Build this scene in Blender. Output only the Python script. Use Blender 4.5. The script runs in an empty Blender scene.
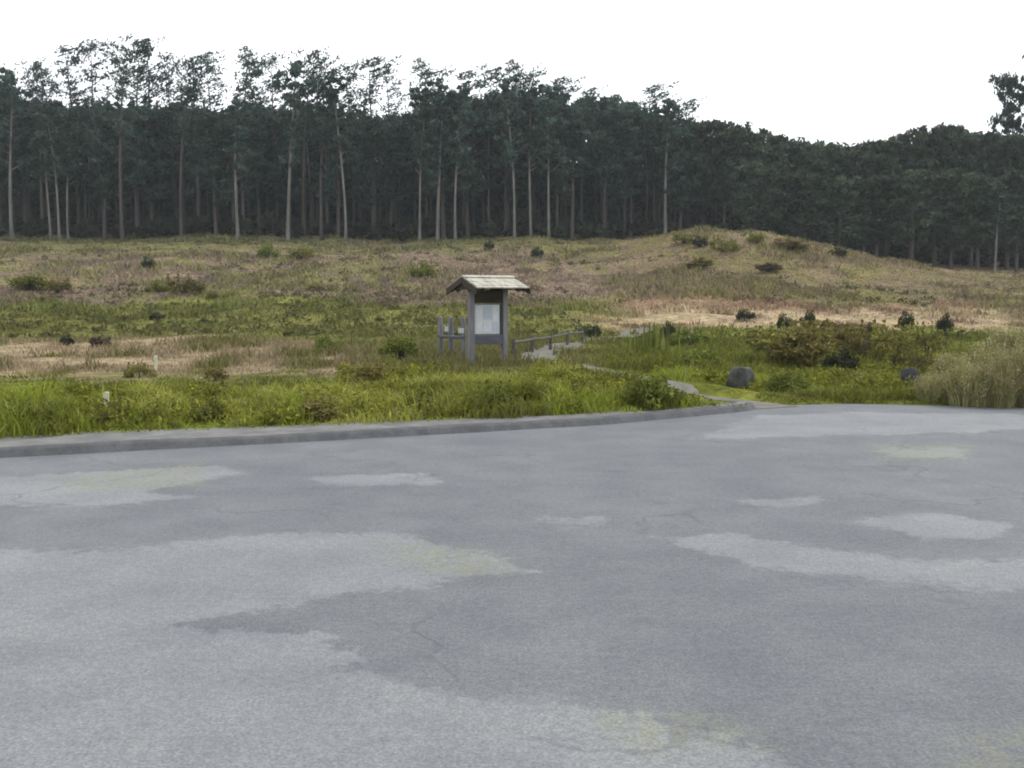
import bpy, math, random
import numpy as np
from mathutils import Vector, Matrix

SC = bpy.context.scene
COL = SC.collection
RNG = np.random.default_rng(7)
random.seed(7)

# ------------------------------------------------------------------ camera
F = 1050.0
CAM_Z = 1.65
HOR = 300.0
TH = math.atan((384 - HOR) / F)
cam_d = bpy.data.cameras.new('camera')
cam_d.sensor_width = 36.0
cam_d.lens = F / 1024 * 36
cam_d.clip_start = 0.1
cam_d.clip_end = 3000
cam = bpy.data.objects.new('camera', cam_d)
COL.objects.link(cam)
cam.location = (0, 0, CAM_Z)
cam.rotation_euler = (math.pi / 2 - TH, 0, 0)
SC.camera = cam


def ray(px, py):
    a, b = (px - 512) / F, (384 - py) / F
    return np.array([a, math.cos(TH) + b * math.sin(TH), -math.sin(TH) + b * math.cos(TH)])


def on_z(px, py, z=0.0):
    d = ray(px, py)
    t = (z - CAM_Z) / d[2]
    return d[0] * t, d[1] * t


def x_at(px, D):
    return (px - 512) / F * D * 1.003


def z_at(py, D):
    d = ray(512, py)
    return CAM_Z + d[2] / d[1] * D


def to_pix(x, y, z):
    dz = z - CAM_Z
    f = y * math.cos(TH) - dz * math.sin(TH)
    u = y * math.sin(TH) + dz * math.cos(TH)
    f = np.maximum(f, 0.1)
    return 512 + x / f * F, 384 - u / f * F


# ------------------------------------------------------------------ noise
_T = np.random.default_rng(3).random((256, 256))


def vnoise(x, y):
    x = np.asarray(x, float); y = np.asarray(y, float)
    xi = np.floor(x).astype(int); yi = np.floor(y).astype(int)
    fx = x - xi; fy = y - yi
    fx = fx * fx * (3 - 2 * fx); fy = fy * fy * (3 - 2 * fy)
    a = _T[xi & 255, yi & 255]; b = _T[(xi + 1) & 255, yi & 255]
    c = _T[xi & 255, (yi + 1) & 255]; d = _T[(xi + 1) & 255, (yi + 1) & 255]
    return (a * (1 - fx) + b * fx) * (1 - fy) + (c * (1 - fx) + d * fx) * fy


def fbm(x, y, o=4):
    s, a, t = 0, 1.0, 0
    for k in range(o):
        s = s + a * vnoise(np.asarray(x) * 2 ** k + 17.3 * k, np.asarray(y) * 2 ** k + 5.1 * k)
        t += a; a *= 0.5
    return s / t


def sstep(a, b, v):
    t = np.clip((v - a) / (b - a), 0, 1)
    return t * t * (3 - 2 * t)


# ------------------------------------------------------------------ terrain
EDGE_PX = [(-900, 520), (-400, 484), (-200, 470), (0, 458), (170, 449), (340, 440), (500, 431), (600, 425),
           (700, 416), (748, 411), (778, 406), (850, 404), (940, 406), (1024, 408), (1300, 412), (1800, 420)]
EDGE = np.array([on_z(*p) for p in EDGE_PX])


def yedge(x):
    return np.interp(x, EDGE[:, 0], EDGE[:, 1])


def kerb_back(x):
    pxx = 512 + x / 13.5 * F
    return yedge(x) + np.interp(pxx, [0, 340, 600, 700, 760, 770], [1.12, 0.97, 0.55, 0.4, 0.3, 0.05])


MOUTH = [on_z(790, 408.5), on_z(752, 404), on_z(722, 400.8), on_z(690, 397.5)]


def seg_dist(x, y):
    d = np.full(np.shape(x), 1e9)
    for a, b in zip(MOUTH, MOUTH[1:]):
        e0, e1 = b[0] - a[0], b[1] - a[1]
        t = np.clip(((x - a[0]) * e0 + (y - a[1]) * e1) / (e0 * e0 + e1 * e1), 0, 1)
        d = np.minimum(d, np.hypot(x - a[0] - t * e0, y - a[1] - t * e1))
    return d


def H(x, y):
    x = np.asarray(x, float); y = np.asarray(y, float)
    s = y - yedge(x)
    left = 1 - sstep(3.2, 4.6, x)
    sb = y - kerb_back(x)
    z = -0.07 + (0.10 + 0.06 * left) * sstep(-0.12, 0.22, sb) + 0.09 * left * sstep(0.2, 1.6, sb)
    m = 1 - sstep(0.45, 0.8, seg_dist(x, y))
    z = z * (1 - m) - 0.03 * m
    z = z + 0.10 * (fbm(x * 0.35, y * 0.35, 2) - 0.5) * sstep(1, 6, s)
    az = x / np.maximum(y, 8)
    slope = 0.113 - 0.042 * sstep(0.08, 0.5, az)
    d = np.clip(y, 0, 132) - 43
    rise = np.where(d > 0, d * d / (np.abs(d) + 9.0), 0.0)
    z = z + slope * rise * 1.07
    z = z + 0.02 * np.clip(y - 132, 0, 800)
    mx = x - 20.5
    sx = np.where(mx < 0, 9.5, 15.0)
    z = z + 2.7 * np.exp(-(mx / sx) ** 2 - ((y - 95) / 13.0) ** 2)
    amp = sstep(22, 60, y)
    z = z + amp * 1.3 * (fbm(x * 0.06 + 3, y * 0.06 + 9, 3) - 0.5) + amp * 0.7 * (fbm(x * 0.3, y * 0.3, 2) - 0.5)
    return z


def hit(px, py):
    d = ray(px, py)
    t = np.linspace(8, 220, 4000)
    x = d[0] * t; y = d[1] * t; z = CAM_Z + d[2] * t
    k = np.nonzero(z < H(x, y))[0]
    if len(k) == 0:
        return None
    return float(x[k[0]]), float(y[k[0]]), float(H(x[k[0]], y[k[0]]))


# ------------------------------------------------------------------ mesh helpers
def mesh_from(name, V, Fc, mat, cols=None, smooth=False):
    """V (n,3); Fc (m,k) ints or list of lists; cols (n,3)"""
    me = bpy.data.meshes.new(name)
    V = np.asarray(V, np.float32)
    if isinstance(Fc, np.ndarray):
        m, k = Fc.shape
        me.vertices.add(len(V)); me.vertices.foreach_set('co', V.ravel())
        me.loops.add(m * k); me.loops.foreach_set('vertex_index', Fc.astype(np.int32).ravel())
        me.polygons.add(m)
        me.polygons.foreach_set('loop_start', np.arange(0, m * k, k, dtype=np.int32))
        me.polygons.foreach_set('loop_total', np.full(m, k, np.int32))
        me.update(calc_edges=True)
    else:
        me.from_pydata([tuple(v) for v in V], [], [list(f) for f in Fc])
        me.update()
    if cols is not None:
        at = me.color_attributes.new('Col', 'FLOAT_COLOR', 'POINT')
        c = np.ones((len(V), 4), np.float32); c[:, :3] = cols
        at.data.foreach_set('color', c.ravel())
    if smooth:
        me.polygons.foreach_set('use_smooth', np.ones(len(me.polygons), bool))
    me.materials.append(mat)
    return me


def link(name, me, parent=None, loc=None):
    o = bpy.data.objects.new(name, me)
    COL.objects.link(o)
    if parent is not None:
        o.parent = parent
    if loc is not None:
        o.location = loc
    return o


def tag(o, label=None, cat=None, group=None, kind=None):
    if label: o['label'] = label
    if cat: o['category'] = cat
    if group: o['group'] = group
    if kind: o['kind'] = kind
    return o


def empty(name, loc, label, cat, group=None, rz=0.0):
    o = bpy.data.objects.new(name, None)
    COL.objects.link(o)
    o.location = loc; o.rotation_euler = (0, 0, rz)
    o.empty_display_size = 0.3
    return tag(o, label, cat, group)


class MB:
    def __init__(s):
        s.v = []; s.f = []

    def add(s, V, Fc):
        n = len(s.v)
        s.v += [tuple(p) for p in V]
        s.f += [[i + n for i in f] for f in Fc]

    def box(s, c, d, rot=None, bev=0.0, jit=0.0):
        """box with chamfered vertical+horizontal edges made from two stacked inset loops"""
        hx, hy, hz = d[0] / 2, d[1] / 2, d[2] / 2
        b = min(bev, hx * .9, hy * .9, hz * .9)
        def ring(ix, z):
            return [(-hx + ix, -hy + ix + b * 0, z), (hx - ix, -hy + ix, z), (hx - ix, hy - ix, z), (-hx + ix, hy - ix, z)]
        if b > 0:
            rings = [ring(b, -hz), ring(0, -hz + b), ring(0, hz - b), ring(b, hz)]
        else:
            rings = [ring(0, -hz), ring(0, hz)]
        V = [Vector(p) for r in rings for p in r]
        if jit:
            V = [p + Vector((random.uniform(-jit, jit), random.uniform(-jit, jit), random.uniform(-jit, jit))) for p in V]
        Fc = [[3, 2, 1, 0]]
        for k in range(len(rings) - 1):
            for i in range(4):
                j = (i + 1) % 4
                Fc.append([4 * k + i, 4 * k + j, 4 * k + 4 + j, 4 * k + 4 + i])
        n = 4 * (len(rings) - 1)
        Fc.append([n, n + 1, n + 2, n + 3])
        M = rot if rot is not None else Matrix.Identity(3)
        s.add([M @ p + Vector(c) for p in V], Fc)

    def tube(s, pts, rad, n=7, cap=True):
        pts = [Vector(p) for p in pts]
        V = []; Fc = []
        for i, p in enumerate(pts):
            t = (pts[min(i + 1, len(pts) - 1)] - pts[max(i - 1, 0)]).normalized()
            a = t.cross(Vector((0.13, 1, 0.07))).normalized()
            b = t.cross(a)
            for k in range(n):
                an = 2 * math.pi * k / n
                V.append(p + (a * math.cos(an) + b * math.sin(an)) * rad[i])
        for i in range(len(pts) - 1):
            for k in range(n):
                j = (k + 1) % n
                Fc.append([i * n + k, i * n + j, (i + 1) * n + j, (i + 1) * n + k])
        if cap:
            Fc.append(list(range(n))[::-1])
            Fc.append([(len(pts) - 1) * n + k for k in range(n)])
        s.add(V, Fc)

    def mesh(s, name, mat, smooth=False):
        return mesh_from(name, np.array(s.v), s.f, mat, smooth=smooth)


# ------------------------------------------------------------------ materials
def new_mat(name):
    m = bpy.data.materials.new(name)
    m.use_nodes = True
    nt = m.node_tree
    nt.nodes.clear()
    out = nt.nodes.new('ShaderNodeOutputMaterial')
    return m, nt, out


def nd(nt, t, **kw):
    n = nt.nodes.new(t)
    for k, v in kw.items():
        if k.startswith('i_'):
            n.inputs[k[2:].replace('_', ' ')].default_value = v
        else:
            setattr(n, k, v)
    return n


def math_n(nt, op, a, b=None, clamp=False):
    n = nt.nodes.new('ShaderNodeMath'); n.operation = op; n.use_clamp = clamp
    for i, v in enumerate((a, b)):
        if v is None: continue
        if isinstance(v, (int, float)): n.inputs[i].default_value = v
        else: nt.links.new(v, n.inputs[i])
    return n.outputs[0]


def mix_c(nt, fac, a, b, mode='MIX'):
    n = nt.nodes.new('ShaderNodeMix'); n.data_type = 'RGBA'; n.blend_type = mode
    for sock, v in ((n.inputs[0], fac), (n.inputs[6], a), (n.inputs[7], b)):
        if isinstance(v, (int, float)): sock.default_value = v
        elif isinstance(v, tuple): sock.default_value = (*v, 1) if len(v) == 3 else v
        else: nt.links.new(v, sock)
    return n.outputs[2]


def noise_n(nt, vec, scale, detail=4, rough=0.55):
    n = nt.nodes.new('ShaderNodeTexNoise')
    n.inputs['Scale'].default_value = scale; n.inputs['Detail'].default_value = detail
    n.inputs['Roughness'].default_value = rough
    if vec is not None: nt.links.new(vec, n.inputs['Vector'])
    return n.outputs['Fac']


def ramp(nt, v, lo, hi, a=0.0, b=1.0):
    n = nt.nodes.new('ShaderNodeMapRange'); n.interpolation_type = 'SMOOTHSTEP'
    n.inputs[1].default_value = lo; n.inputs[2].default_value = hi
    n.inputs[3].default_value = a; n.inputs[4].default_value = b
    nt.links.new(v, n.inputs[0])
    return n.outputs[0]


def bsdf(nt, out, color, rough=0.9, bump=None, bump_s=0.3, bump_d=0.02, spec=0.3):
    p = nt.nodes.new('ShaderNodeBsdfPrincipled')
    p.inputs['Roughness'].default_value = rough
    p.inputs['Specular IOR Level'].default_value = spec
    if isinstance(color, tuple): p.inputs['Base Color'].default_value = (*color, 1)
    else: nt.links.new(color, p.inputs['Base Color'])
    if bump is not None:
        b = nt.nodes.new('ShaderNodeBump')
        b.inputs['Strength'].default_value = bump_s; b.inputs['Distance'].default_value = bump_d
        nt.links.new(bump, b.inputs['Height']); nt.links.new(b.outputs[0], p.inputs['Normal'])
    nt.links.new(p.outputs[0], out.inputs[0])
    return p


def coord(nt, kind='Object'):
    return nt.nodes.new('ShaderNodeTexCoord').outputs[kind]


def mottled(name, c1, c2, scale=6.0, rough=0.9, stretch=None, bump=0.3, spec=0.3):
    m, nt, out = new_mat(name)
    v = coord(nt)
    if stretch:
        mp = nt.nodes.new('ShaderNodeMapping'); mp.inputs['Scale'].default_value = stretch
        nt.links.new(v, mp.inputs[0]); v = mp.outputs[0]
    n = noise_n(nt, v, scale, 6, 0.65)
    c = mix_c(nt, ramp(nt, n, 0.32, 0.68), c1, c2)
    n2 = noise_n(nt, v, scale * 6, 3)
    c = mix_c(nt, 0.35, c, mix_c(nt, n2, (0.25, 0.25, 0.25), (1, 1, 1)), 'MULTIPLY')
    bsdf(nt, out, c, rough, n2, bump, 0.01, spec)
    return m


def leaf_mat(name, tint=(1, 1, 1), trans=0.3, rough=0.75):
    m, nt, out = new_mat(name)
    a = nd(nt, 'ShaderNodeAttribute', attribute_name='Col')
    oi = nt.nodes.new('ShaderNodeObjectInfo')
    hs = nt.nodes.new('ShaderNodeHueSaturation')
    nt.links.new(ramp(nt, oi.outputs['Random'], 0, 1, 0.8, 1.2), hs.inputs['Value'])
    nt.links.new(ramp(nt, oi.outputs['Random'], 0, 1, 0.485, 0.515), hs.inputs['Hue'])
    nt.links.new(a.outputs['Color'], hs.inputs['Color'])
    c = mix_c(nt, 1.0, hs.outputs[0], tint, 'MULTIPLY')
    p = nt.nodes.new('ShaderNodeBsdfPrincipled')
    p.inputs['Roughness'].default_value = rough; p.inputs['Specular IOR Level'].default_value = 0.2
    nt.links.new(c, p.inputs['Base Color'])
    t = nt.nodes.new('ShaderNodeBsdfTranslucent'); nt.links.new(c, t.inputs['Color'])
    mx = nt.nodes.new('ShaderNodeMixShader'); mx.inputs[0].default_value = trans
    nt.links.new(p.outputs[0], mx.inputs[1]); nt.links.new(t.outputs[0], mx.inputs[2])
    nt.links.new(mx.outputs[0], out.inputs[0])
    return m


M_GRASS = leaf_mat('grass_blades')
M_LEAF = leaf_mat('shrub_leaves', trans=0.25)
M_TREE = leaf_mat('eucalyptus_leaves', trans=0.2)
M_BARK = mottled('dark_bark', (0.10, 0.088, 0.075), (0.05, 0.045, 0.04), 1.2, stretch=(1, 1, 0.15))
M_BARK_PALE = mottled('pale_peeling_bark', (0.23, 0.22, 0.195), (0.095, 0.09, 0.078), 1.0, stretch=(1, 1, 0.2))
M_BARK_MID = mottled('grey_brown_bark', (0.125, 0.112, 0.10), (0.06, 0.054, 0.05), 1.1, stretch=(1, 1, 0.18))
M_WOOD = mottled('weathered_grey_post_wood', (0.27, 0.26, 0.275), (0.12, 0.115, 0.125), 9, stretch=(1, 1, 0.1))
M_WOOD_DARK = mottled('dark_stained_board', (0.075, 0.06, 0.045), (0.035, 0.03, 0.025), 8, stretch=(0.15, 1, 1))
M_RAIL = mottled('blue_grey_weathered_rail', (0.165, 0.165, 0.195), (0.085, 0.088, 0.105), 9, stretch=(0.12, 1, 1))
M_WOOD_OLD = mottled('mossy_old_wood', (0.135, 0.135, 0.115), (0.065, 0.068, 0.055), 8)
M_SHAKE = mottled('bleached_roof_shakes', (0.56, 0.53, 0.44), (0.36, 0.34, 0.285), 7, stretch=(1, 0.3, 0.3), bump=0.5)
M_PANEL = mottled('pale_notice_board', (0.62, 0.66, 0.72), (0.54, 0.58, 0.65), 3, 0.5, bump=0.05)
M_PAPER = mottled('faded_white_paper', (0.72, 0.74, 0.75), (0.62, 0.65, 0.68), 4, 0.6, bump=0.05)
M_PAPER_B = mottled('faded_blue_paper', (0.56, 0.61, 0.70), (0.46, 0.52, 0.63), 4, 0.6, bump=0.05)
M_GREENBOARD = mottled('dark_green_backboard', (0.07, 0.10, 0.085), (0.045, 0.07, 0.06), 5, 0.7, bump=0.1)
M_ROCK = mottled('grey_lichen_rock', (0.115, 0.12, 0.108), (0.045, 0.047, 0.044), 5, 0.95, bump=0.8)
M_ROCK_DARK = mottled('dark_rock', (0.06, 0.06, 0.065), (0.028, 0.028, 0.03), 5, 0.9, bump=0.8)
M_STAKE = mottled('pale_stake_paint', (0.68, 0.68, 0.50), (0.52, 0.52, 0.36), 12, bump=0.1)


def ground_mat():
    m, nt, out = new_mat('meadow_ground')
    a = nd(nt, 'ShaderNodeAttribute', attribute_name='Col')
    v = coord(nt)
    n1 = noise_n(nt, v, 3.0, 5, 0.7)
    n2 = noise_n(nt, v, 0.7, 5, 0.65)
    k = mix_c(nt, ramp(nt, n1, 0.3, 0.7), (0.55, 0.55, 0.55), (1.25, 1.25, 1.22))
    c = mix_c(nt, 1.0, a.outputs['Color'], k, 'MULTIPLY')
    k2 = mix_c(nt, ramp(nt, n2, 0.3, 0.7), (0.75, 0.78, 0.7), (1.2, 1.14, 1.1))
    c = mix_c(nt, 1.0, c, k2, 'MULTIPLY')
    bsdf(nt, out, c, 0.95, n1, 0.8, 0.12, 0.1)
    return m


M_GROUND = ground_mat()


def asphalt_mat():
    m, nt, out = new_mat('worn_asphalt')
    v = coord(nt)
    a = nd(nt, 'ShaderNodeAttribute', attribute_name='Wear')
    g = nd(nt, 'ShaderNodeAttribute', attribute_name='Moss')
    n1 = noise_n(nt, v, 1.6, 6, 0.65)
    n2 = noise_n(nt, v, 9.0, 4, 0.6)
    fine = noise_n(nt, v, 70.0, 4, 0.75); med = noise_n(nt, v, 22.0, 4, 0.7)
    sd = math_n(nt, 'ADD', a.outputs['Fac'], math_n(nt, 'MULTIPLY', math_n(nt, 'SUBTRACT', n1, 0.5), 0.6))
    sd = math_n(nt, 'ADD', sd, math_n(nt, 'MULTIPLY', math_n(nt, 'SUBTRACT', n2, 0.5), 0.4))
    soft = ramp(nt, noise_n(nt, v, 0.9, 2), 0.46, 0.68)
    w = mix_c(nt, soft, ramp(nt, sd, -0.04, 0.06), ramp(nt, sd, -0.16, 0.20))
    dark = mix_c(nt, ramp(nt, n1, 0.3, 0.7), (0.122, 0.128, 0.139), (0.152, 0.158, 0.166))
    light = mix_c(nt, ramp(nt, n1, 0.3, 0.7), (0.190, 0.198, 0.206), (0.230, 0.238, 0.242))
    c = mix_c(nt, math_n(nt, 'MULTIPLY', w, 0.80), dark, light)
    moss = math_n(nt, 'MULTIPLY', ramp(nt, g.outputs['Fac'], 0.0, 1.0), ramp(nt, n2, 0.35, 0.6))
    c = mix_c(nt, math_n(nt, 'MULTIPLY', moss, 0.55), c, (0.20, 0.205, 0.13))
    big = noise_n(nt, v, 0.35, 3, 0.6)
    c = mix_c(nt, 1.0, c, mix_c(nt, ramp(nt, big, 0.3, 0.7), (0.9, 0.9, 0.91), (1.08, 1.08, 1.07)), 'MULTIPLY')
    c = mix_c(nt, 1.0, c, mix_c(nt, ramp(nt, fine, 0.3, 0.72), (0.66, 0.66, 0.66), (1.3, 1.3, 1.3)), 'MULTIPLY')
    c = mix_c(nt, 1.0, c, mix_c(nt, ramp(nt, med, 0.32, 0.68), (0.86, 0.86, 0.865), (1.12, 1.12, 1.11)), 'MULTIPLY')
    # scattered drip stains and grit
    sv = nt.nodes.new('ShaderNodeTexVoronoi'); sv.inputs['Scale'].default_value = 1.1; nt.links.new(v, sv.inputs['Vector'])
    stain = math_n(nt, 'MULTIPLY', ramp(nt, math_n(nt, 'ADD', sv.outputs['Distance'], math_n(nt, 'MULTIPLY', n2, 0.12)), 0.10, 0.17, 1.0, 0.0), 0.30)
    c = mix_c(nt, stain, c, (0.07, 0.07, 0.072))
    gv = nt.nodes.new('ShaderNodeTexVoronoi'); gv.inputs['Scale'].default_value = 26.0; nt.links.new(v, gv.inputs['Vector'])
    grit = math_n(nt, 'MULTIPLY', ramp(nt, gv.outputs['Distance'], 0.10, 0.2, 1.0, 0.0), ramp(nt, n1, 0.45, 0.62))
    c = mix_c(nt, math_n(nt, 'MULTIPLY', grit, 0.5), c, mix_c(nt, gv.outputs['Color'], (0.08, 0.08, 0.08), (0.36, 0.35, 0.33)))
    # cracks
    mp = nt.nodes.new('ShaderNodeVectorMath'); mp.operation = 'ADD'
    nv = nt.nodes.new('ShaderNodeTexNoise'); nv.inputs['Scale'].default_value = 1.3; nv.inputs['Detail'].default_value = 5
    nt.links.new(v, nv.inputs['Vector'])
    sc = nt.nodes.new('ShaderNodeVectorMath'); sc.operation = 'SCALE'; sc.inputs['Scale'].default_value = 1.1
    nt.links.new(nv.outputs['Color'], sc.inputs[0])
    nt.links.new(v, mp.inputs[0]); nt.links.new(sc.outputs[0], mp.inputs[1])
    vo = nt.nodes.new('ShaderNodeTexVoronoi'); vo.feature = 'DISTANCE_TO_EDGE'; vo.inputs['Scale'].default_value = 0.42
    nt.links.new(mp.outputs[0], vo.inputs['Vector'])
    crack = ramp(nt, vo.outputs['Distance'], 0.004, 0.012, 1.0, 0.0)
    crack = math_n(nt, 'MULTIPLY', crack, ramp(nt, big, 0.45, 0.6))
    c = mix_c(nt, math_n(nt, 'MULTIPLY', crack, 0.3), c, (0.06, 0.06, 0.062))
    hgt = math_n(nt, 'SUBTRACT', fine, math_n(nt, 'MULTIPLY', crack, 1.5))
    bsdf(nt, out, c, 0.8, hgt, 0.5, 0.006, 0.35)
    return m


M_ASPH = asphalt_mat()
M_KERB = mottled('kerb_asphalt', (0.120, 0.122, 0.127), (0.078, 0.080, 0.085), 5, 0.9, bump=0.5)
M_KERB_TOP = mottled('pale_kerb_top', (0.215, 0.212, 0.197), (0.125, 0.125, 0.12), 3, 0.9, bump=0.5)
M_PATH = mottled('pale_gravel_path', (0.20, 0.19, 0.155), (0.12, 0.115, 0.092), 4, 0.95, bump=0.6)


# ------------------------------------------------------------------ vegetation zones (a map of what grows where)
GREEN = np.array((0.135, 0.150, 0.022)); OLIVE = np.array((0.140, 0.128, 0.042)); TAN = np.array((0.30, 0.235, 0.150))
MAUVE = np.array((0.205, 0.152, 0.114)); BROWN = np.array((0.190, 0.146, 0.088)); SAND = np.array((0.36, 0.28, 0.18))
DULL = np.array((0.150, 0.138, 0.066)); RUST = np.array((0.24, 0.160, 0.105)); FIELDG = np.array((0.158, 0.158, 0.042))


def zone(x, y):
    x = np.asarray(x, float); y = np.asarray(y, float)
    z = H(x, y)
    px, row = to_pix(x, y, z)
    n = fbm(x * 0.22 + 40, y * 0.12 + 11, 4) - 0.5
    n2 = fbm(x * 0.9 + 80, y * 0.5 + 31, 3) - 0.5
    n3 = fbm(x * 0.07 + 8, y * 0.05 + 3, 3) - 0.5
    r = row + n * 26 + n2 * 10
    right = sstep(560, 660, px + n * 120)
    def lerp(a, b, t):
        return a * (1 - t[..., None]) + b * t[..., None]
    # left column of zones, far -> near
    L = np.broadcast_to(DULL, x.shape + (3,)).copy()
    L = lerp(L, MAUVE, sstep(246, 258, r))
    L = lerp(L, FIELDG, sstep(0.0, 0.16, n2 + n3 * 0.7) * 0.6)
    L = lerp(L, FIELDG, sstep(296, 306, r))
    t = sstep(336, 346, r) * (1 - sstep(300, 420, px + n * 150))
    t = t * sstep(-0.26, -0.05, n2 + 0.35 * n)
    L = lerp(L, TAN, t)
    L = lerp(L, lerp(FIELDG[None] * np.ones(x.shape + (1,)), DULL, np.ones_like(x) * 0.4), sstep(340, 350, r) * sstep(300, 420, px + n * 150))
    L = lerp(L, GREEN, sstep(374, 386, r))
    R = np.broadcast_to(DULL, x.shape + (3,)).copy()
    R = lerp(R, BROWN, sstep(232, 250, r + 12 * right))
    R = lerp(R, OLIVE, sstep(0.02, 0.14, n2 + n3 * 0.5) * 0.7)
    R = lerp(R, RUST, sstep(300, 306, r) * (1 - sstep(960, 1000, px)))
    R = lerp(R, SAND, sstep(309, 314, row + n2 * 14) * (1 - sstep(990, 1040, px)) * sstep(-0.19, -0.02, n2 + 0.3 * n3 + 0.12 * sstep(660, 760, px) - 0.04))
    R = lerp(R, GREEN * 0.9 + OLIVE * 0.1, sstep(325, 333, row + n2 * 16))
    C = lerp(L, R, right)
    C = C * (1 + 0.5 * n2[..., None]) * (1 + 0.3 * n[..., None])
    return np.clip(C, 0.01, 0.6), px, row


def axis(pairs):
    v = [pairs[0][0]]
    for (a, st), (b, _) in zip(pairs, pairs[1:]):
        k = max(1, int(round((b - a) / st)))
        v += list(a + (b - a) * (np.arange(k) + 1) / k)
    return np.array(v)


def grid_mesh(name, X, Y, Z, mat, cols=None, smooth=True):
    ny, nx = X.shape
    i = np.arange(ny * nx).reshape(ny, nx)
    Fc = np.stack([i[:-1, :-1], i[:-1, 1:], i[1:, 1:], i[1:, :-1]], -1).reshape(-1, 4)
    V = np.stack([X, Y, Z], -1).reshape(-1, 3)
    return mesh_from(name, V, Fc, mat, cols, smooth)


xs = axis([(-700, 40), (-140, 3), (-70, 1.0), (-25, 0.35), (25, 1.0), (70, 3), (140, 40), (700, 1)])
ys = axis([(-60, 20), (6, 0.5), (11, 0.22), (24, 0.35), (60, 0.8), (140, 5), (220, 50), (900, 1)])
X, Y = np.meshgrid(xs, ys)
Z = H(X, Y)
C, _, _ = zone(X, Y)
tag(link('ground', grid_mesh('ground', X, Y, Z, M_GROUND, C.reshape(-1, 3))), kind='structure')

# ------------------------------------------------------------------ car park surface
def poly_sd(px_poly, X, Y):
    P = np.array([on_z(*p) for p in px_poly])
    inside = np.zeros(X.shape, bool); dist = np.full(X.shape, 1e9)
    for a, b in zip(P, np.roll(P, -1, 0)):
        e = b - a
        w0 = X - a[0]; w1 = Y - a[1]
        t = np.clip((w0 * e[0] + w1 * e[1]) / (e @ e + 1e-12), 0, 1)
        dist = np.minimum(dist, np.hypot(w0 - e[0] * t, w1 - e[1] * t))
        c = ((a[1] > Y) != (b[1] > Y))
        with np.errstate(divide='ignore', invalid='ignore'):
            xi = a[0] + (Y - a[1]) / (b[1] - a[1] + 1e-12) * e[0]
        inside ^= c & (X < xi)
    return np.where(inside, dist, -dist)


WEAR = [
    [(-500, 556), (0, 550), (150, 546), (300, 531), (400, 534), (470, 549), (535, 571), (450, 582), (330, 598), (230, 612),
     (180, 622), (230, 626), (300, 632), (350, 652), (385, 674), (420, 692), (460, 702), (540, 698), (600, 712), (700, 718),
     (770, 745), (800, 790), (900, 1000), (-700, 1000)],
    [(655, 537), (740, 534), (820, 549), (900, 560), (1030, 560), (1200, 566), (1200, 600), (1000, 590), (880, 583), (760, 566), (700, 553)],
    [(858, 521), (940, 513), (1012, 523), (1000, 541), (920, 541)],
    [(738, 500), (815, 496), (820, 504), (745, 507)],
    [(880, 447), (962, 446), (966, 457), (890, 459)],
    [(305, 476), (430, 473), (442, 484), (330, 487)],
    [(-300, 500), (-100, 482), (60, 473), (225, 464), (240, 474), (150, 492), (215, 497), (60, 508)],
    [(538, 520), (610, 516), (616, 525), (552, 529)],
    [(690, 440), (760, 415), (860, 412), (1010, 414), (1100, 424), (960, 433), (800, 436)],
]
MOSS = [[(60, 478), (200, 462), (205, 486), (70, 492)], [(385, 542), (470, 549), (530, 570), (450, 578), (400, 560)],
        [(590, 712), (700, 716), (770, 742), (640, 752)], [(870, 444), (970, 444), (970, 460), (880, 461)], [(970, 735), (1100, 730), (1100, 770), (960, 770)]]
lx = axis([(-45, 3), (-9, 0.12), (-5, 0.06), (5, 0.06), (9, 0.12), (12, 3), (45, 1)])
ly = np.concatenate([axis([(-40, 6), (2.5, 0.06), (9, 0.1)]) / 9.0 * 1.0])
U = np.concatenate([ly, 1 + (np.arange(1, 41) / 40)])     # 0..1 -> fixed rows up to y=9, 1..2 -> stretched to the edge
LX = np.broadcast_to(lx, (len(U), len(lx)))
E = yedge(lx)
LY = np.where(U[:, None] <= 1, U[:, None] * 9.0, 9.0 + (U[:, None] - 1) * (np.maximum(E, 9.3) + 0.05 - 9.0)[None, :])
sd = np.full(LX.shape, -9.0)
for p in WEAR: sd = np.maximum(sd, poly_sd(p, LX, LY))
ms = np.full(LX.shape, -9.0)
for p in MOSS: ms = np.maximum(ms, poly_sd(p, LX, LY))
me = grid_mesh('car_park', LX, LY, np.zeros(LX.shape), M_ASPH)
at = me.attributes.new('Wear', 'FLOAT', 'POINT'); at.data.foreach_set('value', np.clip(sd, -1, 1).astype(np.float32).ravel())
at = me.attributes.new('Moss', 'FLOAT', 'POINT'); at.data.foreach_set('value', np.clip(ms / 0.4 + 0.5, 0, 1).astype(np.float32).ravel())
tag(link('road', me), kind='structure')

# kerb berm: swept profile along the lot edge, curling back at the path mouth
kp = [on_z(*p) for p in EDGE_PX if p[0] <= 748]
kp += [on_z(757, 409), on_z(752, 406.6), on_z(738, 405), on_z(716, 403.6), on_z(690, 401.5), on_z(668, 399)]
kp = np.array(kp)
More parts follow.
